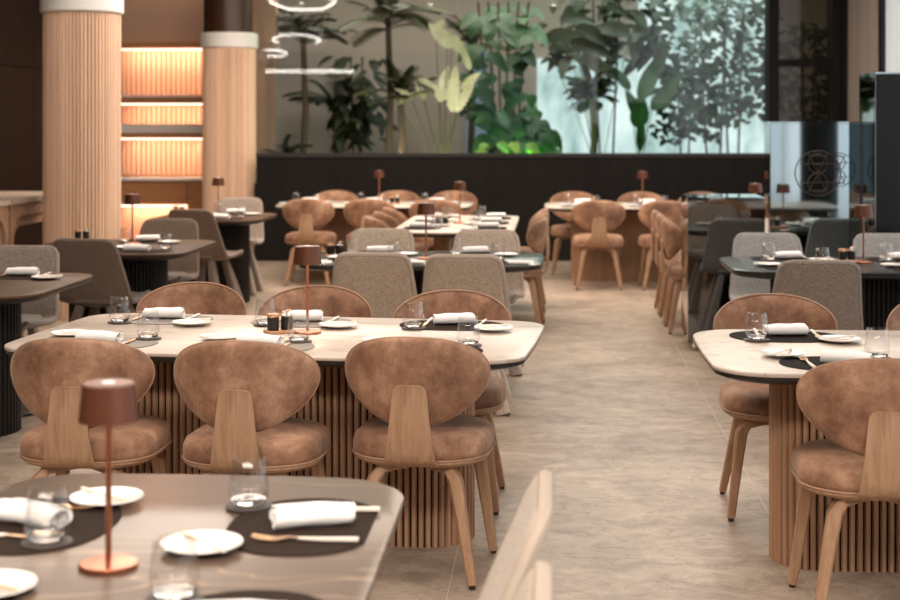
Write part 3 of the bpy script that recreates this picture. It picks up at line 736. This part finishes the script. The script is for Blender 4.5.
for x, nm in ((-1.06, 'wall-end seat'), (-.46, 'aisle-end seat')):
    seat(x, 8.19, 0, 'mat_dark', 'near side '+nm, 'four-chair tweed table', full=1)
    seat(x, 9.11, PI, 'mat_dark', 'far side '+nm, 'four-chair tweed table', full=1)
for y, nm in ((11.1, 'near seat'), (11.7, 'middle seat'), (12.3, 'far seat')):
    seat(-.29, y, HP, 'mat_dark', 'aisle side '+nm, 'endways cream table', full=0, nap=1.5)
    seat(-1.19, y, -HP, 'mat_dark', 'wall side '+nm, 'endways cream table', full=0, nap=1.5)
for k, nm in ((-.64, 'column-end seat'), (0, 'middle seat'), (.64, 'aisle-end seat')):
    seat(-1.80+k, 13.96, 0, 'mat_grey', 'near side '+nm, 'cream table by small column', full=0)
    seat(-1.80+k, 14.94, PI, 'mat_grey', 'far side '+nm, 'cream table by small column', full=0)
for k, nm in ((-.64, 'aisle-end seat'), (0, 'middle seat'), (.64, 'window-end seat')):
    seat(.93+k, 13.91, 0, 'mat_grey', 'near side '+nm, 'cream table under the garden', full=0)
    seat(.93+k, 14.89, PI, 'mat_grey', 'far side '+nm, 'cream table under the garden', full=0)
seat(-2.75, 7.63, PI, 'mat_dark', 'far seat', 'brown table at frame edge', full=2)
seat(-2.62, 8.78, -.25, 'mat_dark', 'near seat', 'brown table by large column', full=1)
seat(-2.70, 9.88, PI, 'mat_dark', 'far seat', 'brown table by large column', full=1)
seat(-2.80, 11.88, -.2, 'mat_dark', 'near seat', 'brown table by small column', full=0)
seat(-2.78, 12.92, PI, 'mat_dark', 'far seat', 'brown table by small column', full=0)

# ------------------------------------------------------------------ copper table lamps
def k_lamp():
    t = empty('table_lamp'); t['category'] = 'lamp'
    b = MB(); b.lathe([(.050, .0), (.0525, .002), (.0525, .008), (.050, .010), (.012, .0115)], 40); b.build('lamp_base', 'copper', t)
    b = MB(); b.lathe([(.0055, .010), (.0055, .262), (.0065, .264), (.0065, .285)], 16); b.build('stem', 'copper', t)
    b = MB(); b.lathe([(.0, .329), (.043, .329), (.0465, .327), (.0530, .262), (.0520, .262), (.0455, .322), (0, .322)], 48, caps=False); sh = b.build('lamp_shade', 'copper_shade', t, 50)
    b = MB(); b.lathe([(0, .3296), (.043, .3296)], 40, caps=False); b.build('shade_top', 'copper_shade', sh)
    b = MB(); b.lathe([(.0, .3312), (.011, .3312), (.012, .3298)], 24, caps=False); b.build('touch_button', 'white_cap', sh)
    b = MB(); b.lathe([(.008, .300), (.034, .300), (.034, .303), (.008, .303)], 32); b.build('diffuser', 'lamp_disc', sh)
    return t
LA = Kind(k_lamp); ln = 0
def lamp(x, y, label):
    LA.put((x, y, TZ), 0, label)
    l = bpy.data.lights.new('lamp_glow', 'POINT'); l.energy = .9; l.color = (1, .66, .42); l.shadow_soft_size = .02
    o = bpy.data.objects.new('lamp_glow', l); COL.objects.link(o); o.location = (x+.0, y-.015, TZ+.285)
for x, y, lb in ((-.79, 2.57, 'copper table lamp on the dark table in front'), (-.925, 5.50, 'copper table lamp beside black jars on the six-chair cream table'),
                 (1.76, 8.50, 'copper table lamp on the black table by the mirrored cabinets'), (-.74, 8.56, 'copper table lamp on the four-chair tweed table'),
                 (-.74, 11.68, 'copper table lamp on the endways cream table'), (-1.72, 14.5, 'copper table lamp on the cream table nearer the small column'),
                 (.87, 14.42, 'copper table lamp on the cream table under the garden window'), (-2.76, 9.50, 'copper table lamp before the lit shelf niche'),
                 (-2.86, 12.42, 'copper table lamp before the small slatted column'), (1.56, 11.5, 'copper table lamp on the table behind the mirrored cabinets')):
    lamp(x, y, lb)
# salt and pepper sets: tray, two black jars, little spoon
def k_tray():
    P = rrect(.115, .075, .012, 4); b = MB(); b.rings([[(x, y, z) for x, y in off(P, d)] for z, d in ((0, .002), (.002, 0), (.010, 0), (.012, .002))]); o = b.build('serving_tray', 'tray_wood'); o['category'] = 'tray'; return o
def k_jar(steel):
    def fn():
        t = empty('spice_jar'); t['category'] = 'jar'
        b = MB(); b.lathe([(.0, 0), (.021, 0), (.0225, .003), (.0225, .048), (.021, .050), (0, .050)], 28, caps=False); b.build('jar_body', 'jar_black', t)
        b = MB()
        if steel: b.lathe([(0, .050), (.022, .050), (.022, .056), (.006, .058), (.004, .062), (.008, .068), (.005, .073), (0, .074)], 24, caps=False); b.build('lid', 'steel', t)
        else: b.lathe([(0, .050), (.0235, .050), (.0235, .060), (.022, .062), (0, .062)], 24, caps=False); b.build('lid', 'tray_wood', t)
        return t
    return fn
def k_spoon():
    b = MB(); b.beam([(-.045, 0, .052), (.0, 0, .064), (.028, 0, .072)], [.006, .005, .005], [.004, .004, .004], (0, 1, 0)); b.beam([(.026, 0, .071), (.036, 0, .074), (.047, 0, .077)], [.006, .016, .006], [.003, .004, .003], (0, 1, 0))
    o = b.build('salt_spoon', 'tray_wood'); o['category'] = 'spoon'; return o
TR = Kind(k_tray); JW = Kind(k_jar(False)); JS = Kind(k_jar(True)); SP = Kind(k_spoon)
for x, y, rz, tb, big in ((-1.03, 5.50, .5, 'six-chair cream table', 1), (1.68, 8.56, .2, 'black table by the mirrors', 1), (-1.30, 8.72, .2, 'four-chair tweed table', 1),
                     (-.86, 11.40, 0, 'endways cream table', 1), (-1.56, 14.45, 0, 'cream table by the small column', 0), (-3.18, 9.75, 0, 'brown table by the large column', 0), (-3.26, 12.65, 0, 'brown table by the small column', 0)):
    TR.put((x, y, TZ+.0002), rz, 'small oak tray holding two black jars on the '+tb)
    c, s = math.cos(rz), math.sin(rz)
    JW.put((x-.027*c, y-.027*s, TZ+.0124), rz, 'black jar with wooden lid on the '+tb)
    JS.put((x+.027*c, y+.027*s, TZ+.0124), rz, 'black jar with steel lid on the '+tb)
    if big: SP.put((x+.01*c, y-.03+.0*s, TZ+.0124), rz+.3, 'small wooden salt spoon over the jars on the '+tb)

# ------------------------------------------------------------------ chairs in place (x, y of the backrest, facing)
def chair(kind, bx, by, a, label, group=None):
    d = .25; fx, fy = -math.sin(a), math.cos(a); kind.put((bx+fx*d, by+fy*d, 0), a, label, group)
six = 'velvet chairs round the six-chair cream table'
chair(VC, -1.57, 4.69, -.03, 'tan velvet chair, near side wall-end of the six-chair cream table', six)
chair(VC, -1.015, 4.67, -.06, 'tan velvet chair, near side middle of the six-chair cream table', six)
chair(VC, -.465, 4.79, -.09, 'tan velvet chair, near side aisle-end of the six-chair cream table', six)
chair(VC, -1.56, 6.40, PI-.06, 'tan velvet chair, far side wall-end of the six-chair cream table', six)
chair(VC, -1.0, 6.30, PI-.06, 'tan velvet chair, far side middle of the six-chair cream table', six)
chair(VC, -.41, 6.17, PI-.06, 'tan velvet chair, far side aisle-end of the six-chair cream table', six)
bm = 'velvet chairs round the cream table with black mats'
chair(VC, .99, 4.45, -.02, 'tan velvet chair seen from behind at the black-mat cream table', bm)
chair(VC, .895, 6.13, PI, 'tan velvet chair, far side aisle-end of the black-mat cream table', bm)
chair(VC, 1.58, 6.12, PI, 'tan velvet chair, far side middle of the black-mat cream table', bm)
tw = 'tweed chairs round the green-grey table'
chair(SB, -.95, 7.70, 0, 'beige tweed chair, near side wall-end of the four-chair tweed table', tw)
chair(SB, -.46, 7.62, 0, 'beige tweed chair, near side aisle-end of the four-chair tweed table', tw)
chair(SB, -1.10, 9.42, PI, 'beige tweed chair, far side wall-end of the four-chair tweed table', tw)
chair(SB, -.42, 9.36, PI, 'beige tweed chair, far side aisle-end of the four-chair tweed table', tw)
gt = 'grey chairs round the black table'
chair(SM, 1.32, 7.42, 0, 'taupe-grey tweed chair with its back before the black table', gt)
chair(SG, 1.32, 9.22, PI, 'light grey tweed chair, far side aisle-end of the black table', gt)
chair(SG, 2.05, 9.22, PI, 'light grey tweed chair, far side middle of the black table', gt)
fr = 'tweed chairs at the dark table in front'
chair(SB, -.03, 2.73, HP, 'blurred beige tweed chair at the far end seat of the front dark table', fr)
chair(SB, -.03, 2.13, HP, 'blurred beige tweed chair at the middle seat of the front dark table', fr)
en = 'velvet chairs along the endways cream table'
for y, nm in ((11.02, 'nearest the camera'.replace('nearest', 'next to')), (11.62, 'in the middle'), (12.22, 'beside the dark wall')):
    chair(VC, -.06, y, HP-.06, 'tan velvet chair on the aisle side, '+{'next to the camera': 'front one', 'in the middle': 'middle one', 'beside the dark wall': 'rear one'}[nm]+' of the endways table', en)
    chair(VC, -1.40, y+.05, -HP+.42, 'tan velvet chair on the wall side, '+{'next to the camera': 'front one', 'in the middle': 'middle one', 'beside the dark wall': 'rear one'}[nm]+' of the endways table', en)
c7 = 'velvet chairs at the cream table by the small column'
for x, x2, nm in ((-2.30, -2.27, 'column-end'), (-1.72, -1.62, 'middle'), (-1.10, -1.03, 'aisle-end')):
    chair(VC, x, 13.62, 0, 'tan velvet chair, near side '+nm+' of cream table by small column', c7)
    chair(VC, x2, 15.36, PI, 'tan velvet chair, far side '+nm+' of cream table by small column', c7)
c8 = 'velvet chairs at the cream table under the garden window'
for x, x2, nm in ((.42, .21, 'aisle-end'), (1.03, .90, 'middle'), (1.65, 1.52, 'window-end')):
    chair(VC, x, 13.50, 0, 'tan velvet chair, near side '+nm+' of cream table under garden window', c8)
    chair(VC, x2, 15.28, PI, 'tan velvet chair, far side '+nm+' of cream table under garden window', c8)
c9 = 'velvet chairs on the aisle side of the table behind the cabinets'
for y, nm in ((10.92, 'front'), (11.47, 'middle'), (12.02, 'rear')):
    chair(VC, .82, y, -HP, 'tan velvet chair, '+nm+' one on the aisle side behind the mirrored cabinets', c9)
bt = 'taupe tweed chairs at the brown tables'
chair(SM, -2.93, 7.97, PI, 'taupe tweed chair, far side of the brown table at the frame edge', bt)
chair(ST, -2.76, 8.50, -.14, 'dark taupe tweed chair turned aside at the table by the large column', bt)
chair(ST, -2.72, 10.30, PI, 'taupe tweed chair, far side of the brown table by the large column', bt)
chair(ST, -2.87, 11.50, -.28, 'dark taupe tweed chair turned aside at the table by the small column', bt)
chair(SM, -2.86, 13.32, PI, 'taupe tweed chair, far side of the brown table by the small column', bt)

# ------------------------------------------------------------------ ceiling ring lights and downlights
def ring_light(p, lx, ly, rz, label, n=6):
    t = empty('pendant_light', label, 'ceiling light', 'ring lights', p, rz)
    b = MB(); a0 = PI/6 if n == 6 else 0
    if n == 6: pts = [(lx/2*math.cos(2*PI*k/6), ly/2*math.sin(2*PI*k/6), 0) for k in range(6)]
    else: pts = [(x, y, 0) for x, y in rrect(lx, ly, .25, 6)]
    q = []
    for i in range(len(pts)):
        a, c = Vector(pts[i]), Vector(pts[(i+1) % len(pts)])
        for k in range(6): q.append(a.lerp(c, k/6))
    for _ in range(2): q = [(q[i-1]+q[i]*2+q[(i+1) % len(q)])/4 for i in range(len(q))]
    tl = .20 if n == 6 else .02
    q = [Vector((v.x, v.y, v.y*tl)) for v in q]
    b.tube(q, .022 if n == 6 else .011, 8, True); b.build('light_ring', 'ring', t)
    for k in (0, len(q)//2):
        b = MB(); b.tube([tuple(q[k]), (q[k].x, q[k].y, 3.94-p[2])], .004, 6); b.build('wire', 'black', t)
for (xc, d, z, lx, ly, n), lb in (((-3.25, 1.6, 3.3, 1.1, .95, 6), 'hexagonal ring light reflected in the glass at mid height'), ((-2.14, 11.4, 3.3, 1.0, 1.0, 6), 'hexagonal ring light reflected at the top of the glass'),
                          ((-3.62, 3.0, 2.95, .7, .6, 6), 'hexagonal ring light reflected beside the white column band'), ((-2.65, 5.4, 2.5, 1.7, .7, 4), 'long rounded ring light reflected low in the glass')):
    ring_light(tuple(cw(xc, d, z)), lx, ly, YAW, lb, n)
i = 0
for x in (-3.2, -.6, 1.9):
    for y in (3, 7, 11, 14.5):
        b = MB(); b.lathe([(0, 0), (.05, 0), (.055, .004), (.055, .02)], 20, caps=False); o = b.build('downlight', 'spot'); o.location = (x, y, 3.93)
        tag(o, 'small round downlight in the ceiling, seen only as a reflection', 'ceiling light', 'recessed downlights')

# ------------------------------------------------------------------ plants behind the glass
def leaf_blade(b, base, d, up, L, W, droop=.3, n=7, notch=False, fold=.15):
    d = Vector(d).normalized(); up = Vector(up); s = d.cross(up)
    s = s.normalized() if s.length > 1e-4 else Vector((1, 0, 0)); u = s.cross(d).normalized(); P = []
    for i in range(n+1):
        t = i/n; c = Vector(base)+d*L*t-Vector((0, 0, 1))*droop*L*t*t
        w_ = W*math.sin(PI*min(1, t**.7*.97+.02))**.8+.002
        if notch and i % 2: w_ *= .72
        P.append([c-s*w_+u*fold*w_, c-s*w_*.5+u*fold*w_*.4, c, c+s*w_*.5+u*fold*w_*.4, c+s*w_+u*fold*w_])
    v = [tuple(p) for r in P for p in r]; f = [(i*5+j, i*5+j+1, i*5+j+6, i*5+j+5) for i in range(n) for j in range(4)]
    b.add(v, f)
def frond(b, base, az, L, rise, droop, nl=34, ll=.28, lw=.012):
    pts = []
    for i in range(nl+1):
        t = i/nl; r = L*t*math.cos(rise); z = L*t*math.sin(rise)-droop*L*t*t; pts.append(Vector(base)+Vector((math.cos(az)*r, math.sin(az)*r, z)))
    b.tube(pts[::2], .006, 5)
    for i in range(3, nl+1):
        t = i/nl; tan = (pts[i]-pts[i-1]).normalized(); s = tan.cross(Vector((0, 0, 1))).normalized(); l = ll*math.sin(PI*(.12+.80*t))**.6
        for q in (-1, 1): leaf_blade(b, pts[i], s*q+tan*.75+Vector((0, 0, .1)), (0, 0, 1), l, lw, .35, 4)
G0 = .85
def garden(name, label, xc, d, cat='plant', z=G0): return empty(name, label, cat, None, tuple(cw(xc, d, z)), YAW)
def palm(xc, d, H, L, nf, m, label, ll=.28, seed=1, lw=.012):
    random.seed(seed); t = garden('palm', label, xc, d); b = MB()
    b.tube([(0, 0, 0), (.03, 0, H*.5), (0, 0, H)], .04, 8, rad=[.05, .04, .035]); b.build('trunk', 'bark', t)
    b = MB()
    for k in range(nf): frond(b, (0, 0, H-.05+random.uniform(-.1, .1)), 2*PI*k/nf+random.uniform(-.3, .3), L*random.uniform(.7, 1.1), random.uniform(.3, 1.3), random.uniform(.2, .6), ll=ll, lw=lw*.6)
    b.build('fronds', m, t)
def px(x, d): return (x-450)/1470*d
palm(px(303, 18), 18, 1.75, .78, 22, 'leaf_dark', 'dark palm behind the glass beside the small slatted column', seed=2, lw=.014, ll=.2)
palm(px(335, 19.2), 19.2, .9, .8, 14, 'leaf_dark', 'low dark palm behind the glass, deep in the garden', seed=3, lw=.014)
palm(px(285, 17.6), 17.6, .28, .36, 18, 'leaf_dark', 'small dark fern at the corner of the glass', .16, 4)
palm(px(388, 17.9), 17.9, 1.95, .85, 24, 'leaf_olive', 'tall olive palm behind the glass, fanning to the top', seed=5, lw=.014, ll=.20)
palm(px(400, 17.4), 17.4, 1.05, .55, 20, 'leaf_olive', 'low olive palm at the foot of the tall one', seed=6, lw=.014, ll=.16)
palm(px(470, 19), 19, 1.75, .55, 18, 'leaf_olive', 'olive palm behind the strelitzia', seed=7, lw=.014, ll=.18)
palm(px(592, 17.6), 17.6, 1.05, .42, 34, 'leaf_olive', 'shaggy olive palm before the white daylit window', seed=8, ll=.2, lw=.02)
def bigleaf(xc, d, leaves, m, label, name='broadleaf_plant', notch=True):
    t = garden(name, label, xc, d)
    for (x, y, ang, L, W, dr) in leaves:
        X = px(x, d)-xc; Z = 1.52+(124-y)/1470*d-G0; dv = Vector((math.cos(ang), random.uniform(-.25, .25), math.sin(ang)))
        b = MB(); leaf_blade(b, (X, 0, Z), dv, (0, -1, .3), L, W, dr, 16, notch); lf = b.build('leaf', m, t)
        b = MB(); b.tube([(0, 0, 0), (X*.45, .05, Z*.5), (X, 0, Z)], .005, 6); b.build('stalk', 'leaf_olive', lf)
random.seed(11)
bigleaf(px(442, 17.3), 17.3, [(452, 48, 2.25, .44, .10, .12), (448, 36, -.7, .32, .08, .2), (440, 102, 1.35, .50, .11, .1), (452, 112, 1.5, .62, .09, .12), (456, 112, 1.1, .5, .07, .1), (418, 80, -.15, .28, .045, .4), (398, 105, .75, .40, .04, .35), (470, 70, 1.9, .35, .05, .1), (425, 100, 2.0, .3, .05, .2), (436, 34, 1.2, .26, .06, .25), (462, 90, .9, .36, .06, .2), (412, 100, 2.3, .3, .04, .3)], 'leaf_lit_cream', 'strelitzia with lit leaves painted cream, in the middle of the glass')
bigleaf(px(600, 18), 18.0, [(545, 40, .45, .55, .09, .35), (575, 28, -.2, .55, .10, .3), (570, 44, .1, .6, .11, .45), (578, 60, -.1, .55, .10, .4), (630, 35, 2.6, .6, .11, .4), (560, 20, .3, .5, .09, .4)], 'leaf_dark', 'dark banana plant with long drooping leaves', notch=False)
bigleaf(px(640, 17.4), 17.4, [(640, 100, 1.15, .62, .10, .0), (652, 110, .9, .6, .09, .05), (638, 128, 1.5, .42, .11, .0), (640, 120, 2.0, .45, .07, .1), (656, 75, 1.35, .45, .08, .0), (640, 152, 1.57, .6, .05, 0), (630, 90, 2.2, .4, .06, .1)], 'leaf_green', 'upright green-leaved plant before the daylit window', notch=False)
def climber(xc0, xc1, z0, z1, d, n, L, W, m, label, seed, name='climbing_plant', thin=False, trunk=True):
    random.seed(seed); xm = (xc0+xc1)/2; t = garden(name, label, xm, d); b = MB(); st = MB()
    for k in range(n):
        z = random.uniform(z0, z1)-G0; x = random.uniform(xc0, xc1)-xm; y = random.uniform(-.35, .35); a = random.uniform(0, 2*PI)
        s = random.uniform(.6, 1.15)
        leaf_blade(b, (x, y, z), (math.cos(a), -.55, -.35+random.uniform(-.4, .4)), (0, -.5, 1), L*s, W*s, .35, 6)
    for k in range(6 if name == 'climbing_plant' else 2):
        x = ((k/5-.5) if name == 'climbing_plant' else k*.3-.15)*(xc1-xc0)*.8; st.tube([(x*.4, 0, 0), (x*.7, .05, (z1-G0)*.5), (x, 0, z1-G0)], .015, 6)
    st.build('stem', 'bark', t); o = b.build('foliage', m, t); return t
climber(px(472, 17.6), px(536, 17.6), 1.5, 3.0, 17.8, 85, .26, .11, 'leaf_green', 'lush green climber with heart-shaped leaves up the glass', 21)
climber(px(487, 17.4), px(552, 17.4), 1.05, 1.70, 17.5, 60, .26, .11, 'leaf_green', 'bright green leaves spreading low beside the green lamp', 22, 'leafy_plant')
climber(px(478, 17), px(530, 17), .95, 1.32, 17.2, 34, .20, .09, 'leaf_lime', 'lime-leaved plant along the glass sill', 23, 'leafy_plant')
climber(px(548, 18.6), px(670, 18.6), 2.25, 3.4, 18.9, 150, .26, .075, 'leaf_dark', 'dark canopy of leaves above the daylit window', 24, 'indoor_tree')
climber(px(655, 18.4), px(775, 18.4), 1.7, 3.2, 18.5, 400, .13, .05, 'leaf_shrub', 'small-leaved dark green tree before the daylit window', 25, 'indoor_tree')
climber(px(690, 17.8), px(780, 17.8), 1.5, 3.0, 17.9, 250, .12, .05, 'leaf_shrub', 'fine-leaved shrub beside the black door frame', 26, 'shrub')
climber(px(655, 19), px(720, 19), 1.3, 2.3, 19.2, 200, .12, .05, 'leaf_shrub', 'thin fine-leaved shrub deep in the garden', 27, 'shrub')
climber(px(778, 18), px(840, 18), .95, 2.75, 18.0, 420, .12, .04, 'leaf_dark', 'dark shrub behind the smoked pane', 28, 'shrub')
climber(px(330, 18.9), px(380, 18.9), 1.3, 2.4, 19.2, 80, .30, .06, 'leaf_dark', 'dark leafy plant behind the low palms', 29, 'leafy_plant')
# coloured garden spotlights with their little fixtures
def garden_spot(xc, d, z, col, e, label, aim=None):
    t = garden('garden_spotlight', label, xc, d, 'lamp', z)
    b = MB(); b.lathe([(.0, 0), (.04, 0), (.04, .08), (.036, .08), (.034, .01), (0, .01)], 20, caps=False); b.build('housing', 'black', t)
    l = bpy.data.lights.new('spot_glow', 'POINT'); l.energy = e; l.color = col; l.shadow_soft_size = .06
    o = bpy.data.objects.new('spot_glow', l); COL.objects.link(o); o.location = cw(xc, d, z+.10)
garden_spot(px(538, 16.9), 16.95, 1.02, (.22, 1, .10), 30, 'green garden uplighter hidden among low leaves')
garden_spot(px(440, 16.9), 16.9, .95, (1, .86, .60), 24, 'warm garden uplighter below the strelitzia')
garden_spot(px(385, 17.2), 17.2, .95, (1, .84, .58), 14, 'warm garden uplighter below the tall olive palm')
